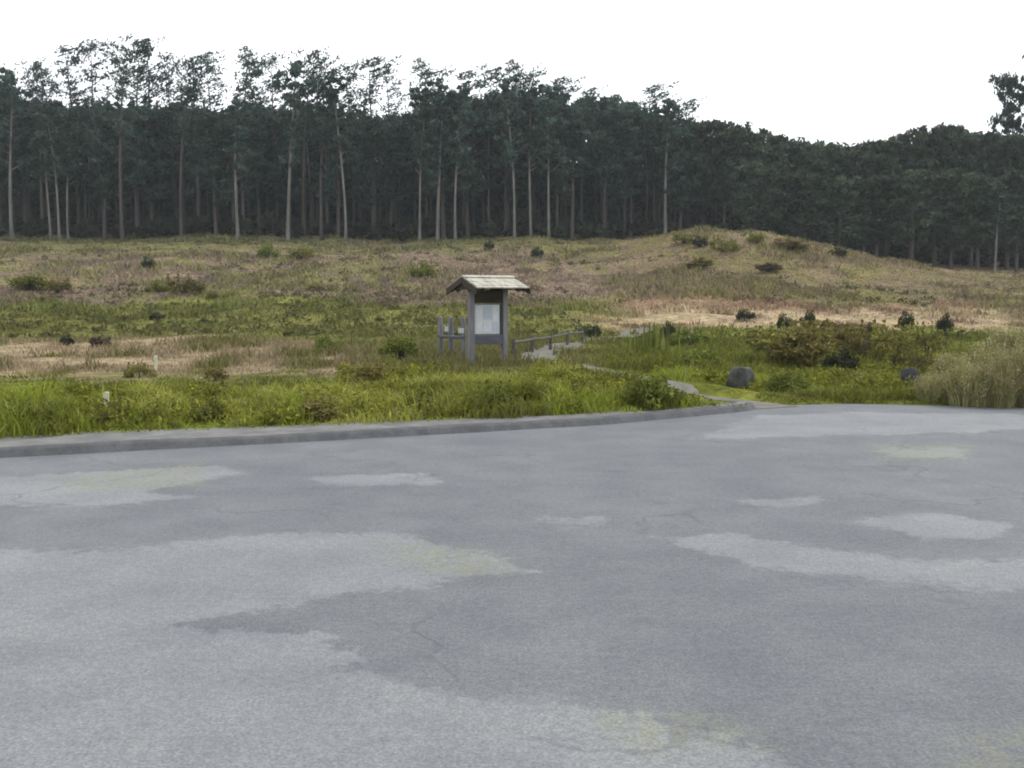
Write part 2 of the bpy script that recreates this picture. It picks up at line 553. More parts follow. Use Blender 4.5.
# resample, smooth
seg = np.r_[0, np.cumsum(np.hypot(*np.diff(kp, axis=0).T))]
tt = np.arange(0, seg[-1], 0.12)
kx = np.interp(tt, seg, kp[:, 0]); ky = np.interp(tt, seg, kp[:, 1])
for _ in range(3):
    kx[1:-1] = (kx[:-2] + 2 * kx[1:-1] + kx[2:]) / 4; ky[1:-1] = (ky[:-2] + 2 * ky[1:-1] + ky[2:]) / 4
dx = np.gradient(kx); dy = np.gradient(ky); l = np.hypot(dx, dy)
nx_, ny_ = -dy / l, dx / l           # left-hand normal = away from the lot
pxk, _ = to_pix(kx, ky, 0 * kx)
width = np.interp(pxk, [0, 340, 600, 700, 760], [1.15, 1.0, 0.55, 0.4, 0.28])
width[tt > seg[len([p for p in EDGE_PX if p[0] <= 748]) - 1] - 0.1] = 0.26
for _ in range(4):
    width[1:-1] = (width[:-2] + 2 * width[1:-1] + width[2:]) / 4
rows_ = []
prof = [(-0.04, -0.03), (0.0, 0.004), (0.03, 0.060), (0.06, 0.082), (0.15, 0.093), (0.30, 0.098), (0.65, 0.098), (1.0, 0.092), (1.06, -0.02)]
for u, zz in prof:
    off = np.where(u <= 0.16, u, 0.14 + (u - 0.14) / 0.86 * (width - 0.14))
    if u < 0: off = np.full_like(width, u)
    wob = (0.02 + 0.10 * max(u, 0)) * (fbm(tt * 1.3, tt * 0 + u * 3, 3) - 0.5) * 2
    rows_.append(np.stack([kx + nx_ * (off + wob), ky + ny_ * (off + wob), zz + 0.03 * (fbm(tt * 0.9, tt * 0 + 4, 3) - 0.5) * (zz > 0.05)], -1))
R_ = np.array(rows_)
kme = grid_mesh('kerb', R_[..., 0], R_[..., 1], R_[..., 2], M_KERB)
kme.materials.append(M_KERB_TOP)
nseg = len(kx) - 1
mi = np.zeros(len(kme.polygons), np.int32); mi[nseg * 4:] = 1  # front rows take the darker material, top and back rows the paler
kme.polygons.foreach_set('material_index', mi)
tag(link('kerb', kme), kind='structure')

# path: from the mouth behind the grass bank, past the notice shelter and away to the sandy strip
pp = np.array([on_z(778, 408), on_z(752, 404), on_z(722, 400.8), on_z(688, 397.5), (2.6, 19.5), (1.7, 22.5), (0.75, 25.5), (0.6, 28.5), (1.5, 33), (2.9, 38.5), (4.6, 44), (6.5, 49)])
seg = np.r_[0, np.cumsum(np.hypot(*np.diff(pp, axis=0).T))]
tt = np.arange(0, seg[-1], 0.3)
kx = np.interp(tt, seg, pp[:, 0]); ky = np.interp(tt, seg, pp[:, 1])
for _ in range(12):
    kx[1:-1] = (kx[:-2] + 2 * kx[1:-1] + kx[2:]) / 4; ky[1:-1] = (ky[:-2] + 2 * ky[1:-1] + ky[2:]) / 4
PATH = np.stack([kx, ky], -1)
dx = np.gradient(kx); dy = np.gradient(ky); l = np.hypot(dx, dy)
hw = np.interp(ky, [16, 17.6, 19, 23, 26, 34, 50], [0.42, 0.42, 0.24, 0.26, 0.5, 0.6, 0.6])
us = np.linspace(-1, 1, 7)
GX = np.stack([kx - dy / l * hw * u for u in us]); GY = np.stack([ky + dx / l * hw * u for u in us])
HZ = np.broadcast_to(np.max(H(GX, GY), 0), GX.shape)
lift = sstep(0.4, 2.2, tt)
GZ = 0.006 * (1 - lift) + lift * (np.maximum(HZ, 0.0) + 0.025) - 0.03 * lift * (np.abs(us)[:, None] ** 4)
tag(link('path', grid_mesh('path', GX, GY, GZ, M_PATH)), kind='structure')


def path_dist(x, y):
    d = np.full(np.shape(x), 1e9)
    for p in PATH[::2]:
        d = np.minimum(d, np.hypot(x - p[0], y - p[1]))
    return d


# ------------------------------------------------------------------ grass and low cover (uncountable)
def blades(name, label, x, y, h, w, lean, cols, mat=M_GRASS):
    n = len(x)
    z = np.maximum(H(x, y), np.where((np.abs(y - kerb_back(x) + 0.15) < 0.16) & (x < 3.5), 0.11, -1)) - 0.02
    an = RNG.uniform(0, 2 * np.pi, n)
    ca, sa = np.cos(an) * w / 2, np.sin(an) * w / 2
    la = RNG.uniform(0, 2 * np.pi, n)
    lx_, ly_ = np.cos(la) * lean * h, np.sin(la) * lean * h
    B = np.stack([x, y, z], -1)
    side = np.stack([ca, sa, 0 * ca], -1)
    mid = B + np.stack([lx_ * 0.35, ly_ * 0.35, h * 0.55], -1)
    tip = B + np.stack([lx_, ly_, h * (1 - 0.35 * lean)], -1)
    V = np.stack([B - side, B + side, mid + side * 0.8, mid - side * 0.8, tip], 1).reshape(-1, 3)
    b = np.arange(n) * 5
    q = np.stack([b, b + 1, b + 2, b + 3], -1)
    t = np.stack([b + 3, b + 2, b + 4, b + 4], -1)[:, :3]
    me = bpy.data.meshes.new(name)
    me.vertices.add(len(V)); me.vertices.foreach_set('co', V.astype(np.float32).ravel())
    loops = np.concatenate([np.concatenate([q, t], 1)]).ravel()
    me.loops.add(len(loops)); me.loops.foreach_set('vertex_index', loops.astype(np.int32))
    me.polygons.add(2 * n)
    ls = np.stack([np.arange(n) * 7, np.arange(n) * 7 + 4], -1).ravel()
    me.polygons.foreach_set('loop_start', ls.astype(np.int32))
    me.polygons.foreach_set('loop_total', np.tile([4, 3], n).astype(np.int32))
    me.update(calc_edges=True)
    at = me.color_attributes.new('Col', 'FLOAT_COLOR', 'POINT')
    c = np.ones((len(V), 4), np.float32); c[:, :3] = np.repeat(cols, 5, 0)
    at.data.foreach_set('color', c.ravel())
    me.materials.append(mat)
    return tag(link(name, me), label, 'grass', kind='stuff')


def scatter(n, y0, y1, margin=1.25, power=1.0):
    """points in the viewed wedge, density falling with distance"""
    y = y0 * (y1 / y0) ** RNG.random(n) if power == 0 else y0 + (y1 - y0) * RNG.random(n)
    x = RNG.uniform(-0.5 * margin, 0.5 * margin, n) * y
    return x, y


# tall green bank behind the kerb
n = 210000
x = RNG.uniform(-13, 13.5, n); y = RNG.uniform(11.0, 23.5, n)
k = (y > kerb_back(x) - np.where(x < 4, 0.30, 0.1) * fbm(x * 1.7, x * 0 + 2, 3) * 1.6 * RNG.random(n))
dpth = y - kerb_back(x)
k &= RNG.random(n) < np.clip(1.15 - dpth * 0.085, 0.3, 1)
k &= path_dist(x, y) > np.where(y < 18, 0.44, 0.30) + 0.15 * RNG.random(n)
px_, _ = to_pix(x, y, 0 * x)
rightside = px_ > 765
k &= np.abs(x) < 0.62 * y
x, y, rightside, dpth = x[k], y[k], rightside[k], dpth[k]
cl = fbm(x * 1.1, y * 1.1, 3); big = fbm(x * 0.35 + 9, y * 0.35, 2)
h = (0.08 + 0.29 * sstep(0.36, 0.68, cl) ** 1.2) * (0.45 + 1.0 * big) * RNG.uniform(0.6, 1.25, len(x))
h *= np.where((px_[k] < 340) & (dpth > 6), 0.5, 1.0) * np.where((np.abs(px_[k] - 490) < 50) & (y > 19), 0.45, 1.0)
h *= np.where(seg_dist(x, y) < 1.25, 0.32, 1.0)
h *= np.where(rightside, 0.75, 1.0) * (0.62 + 0.38 * sstep(0.0, 0.5, dpth)) * (1 - 0.35 * sstep(3, 8, dpth))
c, _, _ = zone(x, y)
mixg = sstep(0.35, 0.62, fbm(x * 0.7 + 30, y * 0.7, 3))[:, None]
g = np.array((0.230, 0.258, 0.024)) * (1 - mixg) + np.array((0.315, 0.310, 0.058)) * mixg
dry = (RNG.random(len(x)) < 0.10)[:, None]
g = np.where(dry, np.array((0.24, 0.20, 0.10)), g)
wgt = (1 - sstep(np.where(px_[k] < 340, 3, 4), np.where(px_[k] < 340, 6.5, 9), dpth))[:, None] * 0.85
c = c * (1 - wgt) + g * wgt
ol = (sstep(0.54, 0.66, fbm(x * 0.9 + 71, y * 0.8 + 13, 3)) * 0.75)[:, None]
c = c * (1 - ol) + np.array((0.095, 0.095, 0.016)) * ol
c = c * RNG.uniform(0.65, 1.3, len(x))[:, None]
blades('bank_grass', 'long bright green grass on the bank behind the kerb', x, y, h, 0.014 + 0.012 * RNG.random(len(x)), RNG.uniform(0.25, 1.15, len(x)), c)

# leafy weeds through the bank
rngw = np.random.default_rng(55)
wx = rngw.uniform(-12, 12, 5200); wy = rngw.uniform(11.5, 24, 5200)
kw = (wy > kerb_back(wx) + 0.12) & (np.abs(wx) < 0.6 * wy) & (path_dist(wx, wy) > 0.75) & (seg_dist(wx, wy) > 1.2)
pw, _ = to_pix(wx, wy, 0 * wx)
kw &= (wy - kerb_back(wx) < np.where(pw < 340, 5.2, 9.0) + 2.5 * (fbm(wx * 0.5, wy * 0.5, 2) - 0.5))
kw &= ~((np.abs(pw - 490) < 45) & (wy > 19.5))
kw &= fbm(wx * 0.8 + 21, wy * 0.8 + 3, 3) + 0.12 * rngw.random(5200) > 0.52
wx, wy = wx[kw], wy[kw]
WEEDS = (wx, wy, H(wx, wy))

# meadow, middle distance
n = 110000
x, y = scatter(n, 21, 60, 1.2, 0)
k = path_dist(x, y) > 0.46 - 0.25 * sstep(30, 40, y)
px_, row = to_pix(x, y, H(x, y))
c, pxz, rowz = zone(x, y)
sandy = sstep(0.24, 0.34, c[:, 0]) * 0.7
k &= RNG.random(n) > sandy
x, y, c = x[k], y[k], c[k]
h = (0.08 + 0.30 * sstep(0.35, 0.75, fbm(x * 0.6 + 5, y * 0.5, 3))) * RNG.uniform(0.5, 1.4, len(x))
h = h * (1 - 0.5 * sstep(0.24, 0.32, c[:, 0]))
c = c * RNG.uniform(0.6, 1.4, len(x))[:, None]
blades('meadow_grass', 'short mixed green and tan meadow grass around the shelter and path', x, y, h, y * (0.0007 + 0.0007 * RNG.random(len(x))), RNG.uniform(0.2, 0.9, len(x)), c)

# far slope
n = 120000
x, y = scatter(n, 55, 128, 1.2, 0)
c, pxz, rowz = zone(x, y)
k = RNG.random(n) > sstep(0.28, 0.36, c[:, 0]) * 0.7
x, y, c = x[k], y[k], c[k]
h = (0.10 + 0.5 * sstep(0.45, 0.8, fbm(x * 0.25 + 5, y * 0.2, 4))) * RNG.uniform(0.5, 1.4, len(x))
c = c * RNG.uniform(0.55, 1.35, len(x))[:, None]
blades('hillside_cover', 'low brown and olive scrub cover on the rising field', x, y, h, y * (0.0007 + 0.0010 * RNG.random(len(x))), RNG.uniform(0.3, 1.0, len(x)), c)


# ------------------------------------------------------------------ leaf clouds
def leaf_cloud(name, centres, radii, per, size, cols, mat, rng, squash=0.75, droop=0.0, shell=0.5, wind=0.0):
    """small leaf-shaped faces spread through clumps. centres (n,3), radii (n,), per ints"""
    P = []; Cc = []
    for c, r, m, col in zip(centres, radii, per, cols):
        d = rng.normal(size=(m, 3)); d /= np.linalg.norm(d, axis=1)[:, None]
        rr = r * (shell + (1 - shell) * rng.random(m)) * rng.random(m) ** 0.25
        p = d * rr[:, None]; p[:, 2] *= squash
        if wind:
            p[:, 0] *= 1 + 0.7 * wind; p[:, 2] += 0.45 * wind * p[:, 0]
        P.append(np.asarray(c) + p)
        Cc.append(np.asarray(col) * rng.uniform(0.6, 1.4, m)[:, None])
    P = np.concatenate(P); Cc = np.concatenate(Cc)
    n = len(P)
    a = rng.normal(size=(n, 3)); a[:, 2] -= droop * (1 - wind); a += np.array((1.0, 0, 0.75)) * wind * 1.6; a /= np.linalg.norm(a, axis=1)[:, None]
    b = np.cross(a, rng.normal(size=(n, 3))); b /= np.linalg.norm(b, axis=1)[:, None] + 1e-9
    s = size * rng.uniform(0.55, 1.3, n)[:, None]
    V = np.stack([P - a * s * 0.5, P + b * s * 0.22, P + a * s * 0.5, P - b * s * 0.22], 1).reshape(-1, 3)
    i = np.arange(n)[:, None] * 4 + np.arange(4)[None]
    return mesh_from(name, V, i, mat, np.repeat(Cc, 4, 0))


cs = []; rs = []; pr = []; cc = []
for a, b_, c_ in zip(*WEEDS):
    r0 = rngw.uniform(0.09, 0.20)
    cs.append((a, b_, c_ + r0 * 0.7)); rs.append(r0); pr.append(int(34 * r0 / 0.15))
    u = rngw.random()
    cc.append(np.array((0.25, 0.285, 0.032)) * u + np.array((0.115, 0.130, 0.018)) * (1 - u))
tag(link('bank_weeds', leaf_cloud('bank_weeds', cs, rs, pr, 0.075, cc, M_LEAF, rngw, 0.8)), 'leafy yellow green weeds growing through the bank grass', 'weeds', kind='stuff')

# ---- bushes
def bush_mesh(seed, w, h, col, col2, n_cl=22, per=70, size=0.10, spiky=0.0):
    rng = np.random.default_rng(seed)
    cs = []; rs = []; pr = []; cc = []
    for k in range(n_cl):
        an = rng.uniform(0, 2 * math.pi); rad = math.sqrt(rng.random()) * 0.40 * w
        zt = h * (1 - (rad / (0.55 * w)) ** 2) * rng.uniform(0.35, 0.85)
        cs.append((rad * math.cos(an), rad * math.sin(an) * 0.8, max(zt, 0.08 * h))); rs.append(rng.uniform(0.12, 0.22) * min(w, 1.6 * h))
        pr.append(int(per * rng.uniform(0.6, 1.3)))
        t = rng.random(); cc.append(np.array(col) * (1 - t) + np.array(col2) * t)
    for k in range(int(spiky * 14)):
        an = rng.uniform(0, 2 * math.pi); rad = math.sqrt(rng.random()) * 0.42 * w
        for q in range(3):
            cs.append((rad * math.cos(an), rad * math.sin(an) * .8, h * (0.7 + 0.14 * q))); rs.append(0.07 * h * (1.3 - 0.3 * q)); pr.append(int(per * 0.16))
            cc.append(np.array(col2))
    foliage = leaf_cloud('foliage', cs, rs, pr, size, cc, M_LEAF, rng, 0.85)
    mb = MB()
    for k in range(9):
        an = rng.uniform(0, 2 * math.pi); rad = 0.32 * w * rng.random()
        e = (rad * math.cos(an), rad * math.sin(an), h * rng.uniform(0.5, 0.75))
        mb.tube([(0.05 * math.cos(an), 0.05 * math.sin(an), -0.05), (e[0] * .4, e[1] * .4, e[2] * .55), e], [0.022, 0.014, 0.005], 5)
    return foliage, mb.mesh('stems', M_BARK, True)


B_OLIVE = [bush_mesh(11, 1.5, 0.95, (0.105, 0.098, 0.022), (0.215, 0.195, 0.050), spiky=0.9),
           bush_mesh(12, 1.7, 0.80, (0.090, 0.088, 0.020), (0.190, 0.175, 0.045), spiky=0.5),
           bush_mesh(13, 1.2, 1.05, (0.115, 0.100, 0.026), (0.225, 0.195, 0.055), spiky=1.2)]
B_GREEN = [bush_mesh(21, 1.3, 0.75, (0.110, 0.135, 0.020), (0.190, 0.210, 0.036)),
           bush_mesh(22, 1.6, 0.70, (0.095, 0.120, 0.020), (0.165, 0.185, 0.034), spiky=0.4)]
def dry_mesh(seed, w, h, n=1500):
    """arching dry stalks from the ground with fine leaves at their tips"""
    rng = np.random.default_rng(seed)
    rad = np.sqrt(rng.random(n)) * 0.34 * w; an = rng.uniform(0, 6.283, n)
    bx, by = rad * np.cos(an), rad * np.sin(an) * 0.7
    hh = h * rng.uniform(0.45, 1.0, n) * (1 - 0.45 * (rad / (0.36 * w)) ** 2) * (0.75 + 0.4 * fbm(bx * 3 / w + seed, by * 3 / w, 2))
    ox = np.cos(an) * 0.22 * w * rng.random(n) + rng.normal(0, 0.05 * w, n); oy = np.sin(an) * 0.18 * w * rng.random(n) + rng.normal(0, 0.05 * w, n)
    t = rng.uniform(0, 3.14, n); wd = rng.uniform(0.004, 0.010, n)
    sx, sy = np.cos(t) * wd, np.sin(t) * wd
    z0 = np.zeros(n)
    P = lambda x, y, z: np.stack([x, y, z], -1)
    V = np.stack([P(bx - sx, by - sy, z0), P(bx + sx, by + sy, z0), P(bx + ox * .35 + sx, by + oy * .35 + sy, hh * .6), P(bx + ox * .35 - sx, by + oy * .35 - sy, hh * .6),
                  P(bx + ox + sx * .2, by + oy + sy * .2, hh), P(bx + ox - sx * .2, by + oy - sy * .2, hh)], 1).reshape(-1, 3)
    b = np.arange(n)[:, None] * 6
    Fc = np.concatenate([b + np.array([[0, 1, 2, 3]]), b + np.array([[3, 2, 4, 5]])])
    mixv = rng.random(n)[:, None]
    c = (np.array((0.33, 0.285, 0.155)) * mixv + np.array((0.225, 0.225, 0.080)) * (1 - mixv)) * rng.uniform(0.7, 1.25, n)[:, None]
    stems = mesh_from('stems', V, Fc, M_GRASS, np.repeat(c, 6, 0))
    k = rng.random(n) < 0.34
    tips = P(bx + ox * .8, by + oy * .8, hh * .88)[k]
    m = len(tips)
    fol = leaf_cloud('foliage', tips, np.full(m, 0.085 * w), np.full(m, 12), 0.06, [(np.array((0.34, 0.30, 0.165)), np.array((0.25, 0.24, 0.09)))[int(rng.integers(2))] * rng.uniform(.75, 1.3) for _ in range(m)], M_LEAF, rng, 1.0)
    return fol, stems


B_DRY = [dry_mesh(31, 2.0, 1.25, 1300), dry_mesh(32, 1.5, 1.0, 1000), dry_mesh(33, 1.8, 1.1, 1100)]
B_DARK = [bush_mesh(41, 1.2, 0.8, (0.022, 0.030, 0.012), (0.045, 0.050, 0.020)),
          bush_mesh(42, 1.5, 0.7, (0.030, 0.036, 0.014), (0.052, 0.058, 0.022))]
B_BROWN = [bush_mesh(51, 1.3, 0.6, (0.060, 0.040, 0.024), (0.100, 0.070, 0.040))]


def bush(kinds, px, row_base, w_px, h_px, label, group=None, name='bush', cat='bush', D=None):
    p = hit(px, row_base)
    if D is not None or p is None:
        D = D or 50; xx = x_at(px, D); p = (xx, D, float(H(xx, D)))
    fol, st = random.choice(kinds)
    r = empty(name, (p[0], p[1], p[2] - 0.03), label, cat, group, random.uniform(0, 6.28))
    f = link('foliage', fol, r); s = link('stems', st, r)
    bw = max(fol.vertices[i].co.x for i in range(0, len(fol.vertices), 5)) * 2.0
    bh = max(fol.vertices[i].co.z for i in range(0, len(fol.vertices), 5))
    r.scale = (w_px / F * p[1] / bw, w_px / F * p[1] / bw, h_px / F * p[1] / bh)
    return r


GB = 'bushes dotted over the field'
# (kind, px, base row, width px, height px, label)
for a in [
    (B_OLIVE, 183, 293, 46, 20, 'round dark olive bush alone on the brown slope at left'),
    (B_GREEN, 158, 292, 26, 12, 'low yellow green bush touching the round olive bush on its left'),
    (B_OLIVE, 213, 299, 18, 9, 'little olive bush down to the right of the round olive bush'),
    (B_GREEN, 28, 292, 54, 18, 'wide grey green bush low on the slope by the left edge'),
    (B_OLIVE, 58, 293, 36, 16, 'olive bush joined to the right side of the wide left edge bush'),
    (B_DARK, 148, 270, 16, 15, 'small dark upright bush uphill of the round olive bush'),
    (B_GREEN, 421, 279, 34, 20, 'yellow green bush uphill and left of the shelter roof'),
    (B_OLIVE, 300, 259, 36, 13, 'flat olive bush near the wood above the mauve patch'),
    (B_GREEN, 268, 258, 26, 16, 'light green bush beneath the pale thick trunk at the wood edge'),
    (B_OLIVE, 318, 291, 28, 8, 'low spreading olive bush on the mauve patch of the slope'),
    (B_DARK, 537, 258, 15, 12, 'small dark bush at the top of the field beyond the shelter'),
    (B_DARK, 489, 250, 12, 10, 'tiny dark bush just below the wood above the shelter'),
    (B_OLIVE, 722, 252, 38, 18, 'olive bush on the crest of the mound'),
    (B_DARK, 700, 247, 18, 12, 'small dark bush left of the olive bush on the mound crest'),
    (B_OLIVE, 757, 243, 26, 12, 'low olive bush on the right shoulder of the mound'),
    (B_OLIVE, 684, 243, 30, 12, 'low olive bush on the left foot of the mound'),
    (B_OLIVE, 790, 250, 34, 12, 'olive bush halfway down the right flank of the mound'),
    (B_DARK, 838, 257, 22, 10, 'small dark bush low on the right flank of the mound'),
    (B_OLIVE, 700, 268, 36, 11, 'flat olive bush on the face of the mound below its dark bush'),
    (B_BROWN, 768, 272, 34, 10, 'flat brown bush on the face of the mound'),
    (B_DARK, 67, 346, 16, 14, 'dark brown little bush on the left end of the tan strip'),
    (B_BROWN, 100, 347, 22, 12, 'reddish brown little bush on the tan strip'),
    (B_DARK, 158, 320, 18, 9, 'dark low bush in the green band at left'),
    (B_DARK, 205, 325, 16, 8, 'second dark low bush along the green band at left'),
    (B_OLIVE, 140, 378, 40, 18, 'olive bush in the tan strip just above the green bank'),
    (B_OLIVE, 216, 381, 34, 16, 'olive brown bush at the right end of the tan strip'),
    (B_OLIVE, 366, 392, 50, 32, 'large dark olive clump rising from the bank left of the shelter'),
    (B_GREEN, 400, 360, 44, 26, 'grey green bush beside the low post fence'),
    (B_GREEN, 330, 350, 40, 18, 'green bush in the meadow left of the low post fence'),
    (B_DARK, 590, 338, 24, 16, 'dark green bush at the far end of the low rail fence'),
    (B_GREEN, 652, 411, 58, 40, 'dense green bush at the rounded end of the bank by the kerb'),
    (B_GREEN, 495, 412, 60, 36, 'bushy green clump on the bank in front of the shelter'),
    (B_OLIVE, 585, 404, 44, 26, 'olive green clump on the bank right of the shelter'),
    (B_GREEN, 420, 412, 48, 30, 'green clump on the bank in front of the low post fence'),
    (B_OLIVE, 318, 419, 46, 24, 'olive clump on the bank close to the kerb'),
    (B_GREEN, 208, 419, 50, 24, 'bright green clump hugging the kerb at left'),
    (B_OLIVE, 110, 424, 44, 26, 'dark olive clump on the bank beside the pale stake'),
    (B_GREEN, 20, 424, 56, 28, 'green clump on the bank at the left edge of the view'),
    (B_GREEN, 700, 372, 54, 26, 'green bush between the path mouth and the grey boulder'),
    (B_GREEN, 690, 345, 50, 20, 'light green bush in front of the sandy strip'),
    (B_GREEN, 630, 352, 30, 18, 'small green bush beside the tall reeds'),
]:
    bush(*a, group=GB)

GS = 'olive scrub below the sandy strip'
for a in [
    (B_OLIVE, 772, 366, 52, 40, 'leftmost spiky olive shrub of the scrub below the sandy strip'),
    (B_OLIVE, 806, 368, 56, 50, 'tallest spiky olive shrub of the scrub below the sandy strip'),
    (B_OLIVE, 822, 360, 54, 36, 'olive shrub between the tallest spiky shrub and the dark low shrub'),
    (B_OLIVE, 880, 352, 50, 34, 'yellow olive shrub at the back of the scrub, uphill of the broad shrub'),
    (B_OLIVE, 914, 374, 50, 34, 'olive shrub right over the black rock'),
    (B_OLIVE, 788, 352, 44, 32, 'olive shrub at the back left of the scrub'),
    (B_OLIVE, 848, 358, 46, 36, 'olive brown shrub in the thick of the scrub'),
    (B_DARK, 842, 372, 44, 26, 'dark low shrub in the middle of the olive scrub'),
    (B_OLIVE, 862, 362, 50, 36, 'olive shrub behind the dark low shrub of the scrub'),
    (B_OLIVE, 895, 366, 56, 44, 'broad olive shrub above the black rock'),
    (B_OLIVE, 926, 352, 46, 32, 'yellowish olive shrub left of the tall dry shrub'),
    (B_OLIVE, 836, 348, 44, 26, 'shrub of the scrub nearest the sandy strip'),
    (B_GREEN, 760, 346, 40, 22, 'greener shrub at the upper left of the olive scrub'),
    (B_GREEN, 790, 392, 60, 26, 'low green shrub in front of the scrub beside the grey boulder'),
]:
    bush(*a, group=GS, name='shrub', cat='shrub')
GD = 'dark little shrubs on the sandy strip'
for px, row, w, h, lab in [
    (746, 320, 16, 8, 'dark little shrub at the far edge of the sandy strip, leftmost there'),
    (785, 329, 13, 11, 'dark little shrub second from the left on the sandy strip'),
    (809, 329, 14, 13, 'blackest little shrub on the middle of the sandy strip'),
    (829, 332, 16, 9, 'flat dark shrub right of the blackest little shrub on the sand'),
    (868, 337, 14, 10, 'dark little shrub on the near edge of the sandy strip'),
    (906, 330, 14, 13, 'upright dark shrub on the right part of the sandy strip'),
    (945, 331, 15, 12, 'upright olive dark shrub near the right end of the sandy strip'),
    (668, 339, 14, 12, 'dark little shrub in the grass left of the sandy strip')]:
    bush(B_DARK, px, row + 1, w * 1.3, h * 1.7, lab, GD, 'shrub', 'shrub')
GT = 'dry tan shrubs at right'
for a in [
    (B_DRY, 968, 406, 62, 50, 'tall dry tan shrub beside the asphalt, left of the straw coloured pair at the edge'),
    (B_DRY, 934, 401, 54, 32, 'smaller dry tan shrub right of the black rock'),
    (B_DRY, 1000, 407, 60, 56, 'straw coloured shrub beside the asphalt, just inside the right edge'),
    (B_DRY, 1030, 405, 64, 70, 'tallest straw coloured shrub cut by the right edge of the view'),
    (B_DRY, 950, 390, 56, 42, 'dry shrub behind the gap between the two leftmost tan shrubs'),
    (B_DRY, 985, 386, 64, 48, 'dry shrub standing behind the tall dry tan shrub'),
    (B_DRY, 1006, 362, 60, 38, 'yellowish dry shrub farthest back in the tan thicket'),
]:
    bush(*a, group=GT, name='dry_shrub', cat='shrub')

# tall reeds beside the path
rp = hit(650, 358)
cs = []
mbx = []
nb = 90
rx = RNG.normal(0, 0.28, nb); ry = RNG.normal(0, 0.12, nb)
V = []; Fc = []; cc = []
for i in range(nb):
    hh = RNG.uniform(0.5, 1.0); a = RNG.uniform(0, 3.14); wv = 0.018
    l1, l2 = RNG.normal(0, 0.05, 2)
    b = len(V)
    V += [(rx[i] - wv * math.cos(a), ry[i] - wv * math.sin(a), 0), (rx[i] + wv * math.cos(a), ry[i] + wv * math.sin(a), 0),
          (rx[i] + l1 * .5 + wv * math.cos(a), ry[i] + wv * math.sin(a), hh * .6), (rx[i] + l1 * .5 - wv * math.cos(a), ry[i] - wv * math.sin(a), hh * .6), (rx[i] + l1, ry[i] + l2, hh), (rx[i] + l1 + .004, ry[i] + l2, hh)]
    Fc += [[b, b + 1, b + 2, b + 3], [b + 3, b + 2, b + 5, b + 4]]
    cc += [np.array((0.13, 0.14, 0.03)) * RNG.uniform(.6, 1.5)] * 6
tag(link('reed_clump', mesh_from('reed_clump', np.array(V), np.array(Fc), M_GRASS, np.array(cc)), None, (rp[0], rp[1], rp[2] - 0.02)),
    'clump of tall yellow green reeds in the meadow right of the path', 'reeds')


# low scrub mottling over the slope (uncountable)
rng = np.random.default_rng(91)
cs = []; rs = []; pr = []; cc = []
m = 2600
sx_, sy_ = scatter(m, 40, 126, 1.15, 0)
keep = fbm(sx_ * 0.09 + 50, sy_ * 0.06 + 7, 3) + 0.18 * rng.random(m) > 0.55
zc_, _, zrow = zone(sx_, sy_)
for a, b_, c_, kk, q in zip(sx_, sy_, zc_, keep, zrow):
    if not kk or 306 < q < 334 and a > 3: continue
    r0 = rng.uniform(0.25, 0.7)
    cs.append((a, b_, float(H(a, b_)) + 0.10)); rs.append(r0); pr.append(int(10 + 26 * r0))
    u = rng.random()
    cc.append((c_ * 0.75 * (1 - u) + np.array((0.085, 0.088, 0.03)) * u))
tag(link('hillside_scrub', leaf_cloud('hillside_scrub', cs, rs, pr, 0.26, cc, M_LEAF, rng, 0.55)), 'scattered low olive and brown scrub over the rising field', 'scrub', kind='stuff')

# ---- boulders and stakes
def rock_mesh(seed, d, mat):
    import bmesh
    bm = bmesh.new()
    bmesh.ops.create_icosphere(bm, subdivisions=4, radius=0.5)
    rng = np.random.default_rng(seed)
    planes = [(Vector(rng.normal(size=3)).normalized(), rng.uniform(0.27, 0.42)) for _ in range(11)]
    for v in bm.verts:
        for nrm, o in planes:
            e = v.co.dot(nrm) - o
            if e > 0: v.co -= nrm * e * 0.9
        v.co += v.normal * 0.03 * float(fbm(v.co.x * 6 + seed, v.co.y * 6 + v.co.z * 5, 3) - 0.5)
        v.co.x *= d[0]; v.co.y *= d[1]; v.co.z = (v.co.z + 0.28) * d[2]
    me = bpy.data.meshes.new('boulder'); bm.to_mesh(me); bm.free()
    me.polygons.foreach_set('use_smooth', np.ones(len(me.polygons), bool))
    me.materials.append(mat)
    return me


def rock(px, row, wpx, hpx, mat, label, seed):
    p = hit(px, row)
    s = p[1] / F
    o = link('boulder', rock_mesh(seed, (wpx * s * 1.2, wpx * s, hpx * s * 1.35), mat), None, (p[0], p[1], p[2] - 0.02))
    o.rotation_euler = (0, 0, seed)
    return tag(o, label, 'boulder', 'boulders right of the path')


rock(739, 388, 30, 25, M_ROCK, 'large grey weathered boulder in the grass right of the path mouth', 1)
rock(856, 383, 20, 12, M_ROCK, 'low grey boulder at the foot of the olive scrub left of the black rock', 3)
rock(909, 387, 20, 23, M_ROCK_DARK, 'small black rock in the grass left of the dry tan shrubs', 4)
rock(800, 358, 12, 9, M_PAPER, 'tiny whitish stone among the olive scrub', 5)


def stake(px, row, hpx, label):
    p = hit(px, row); s = p[1] / F
    mb = MB()
    hh = hpx * s
    mb.box((0, 0, hh / 2), (0.05, 0.03, hh), bev=0.005, rot=Matrix.Rotation(0.05, 3, 'Y'))
    mb.box((0, -0.018, hh * 0.86), (0.075, 0.006, hh * 0.22), bev=0.001, rot=Matrix.Rotation(0.05, 3, 'Y'))
    tag(link('marker_stake', mb.mesh('marker_stake', M_STAKE), None, (p[0], p[1], p[2] - 0.01)), label, 'stake', 'pale marker stakes')


stake(107, 415, 24, 'pale yellowish stake standing in the long grass of the bank')
stake(156, 372, 17, 'pale stake standing in the tan strip')


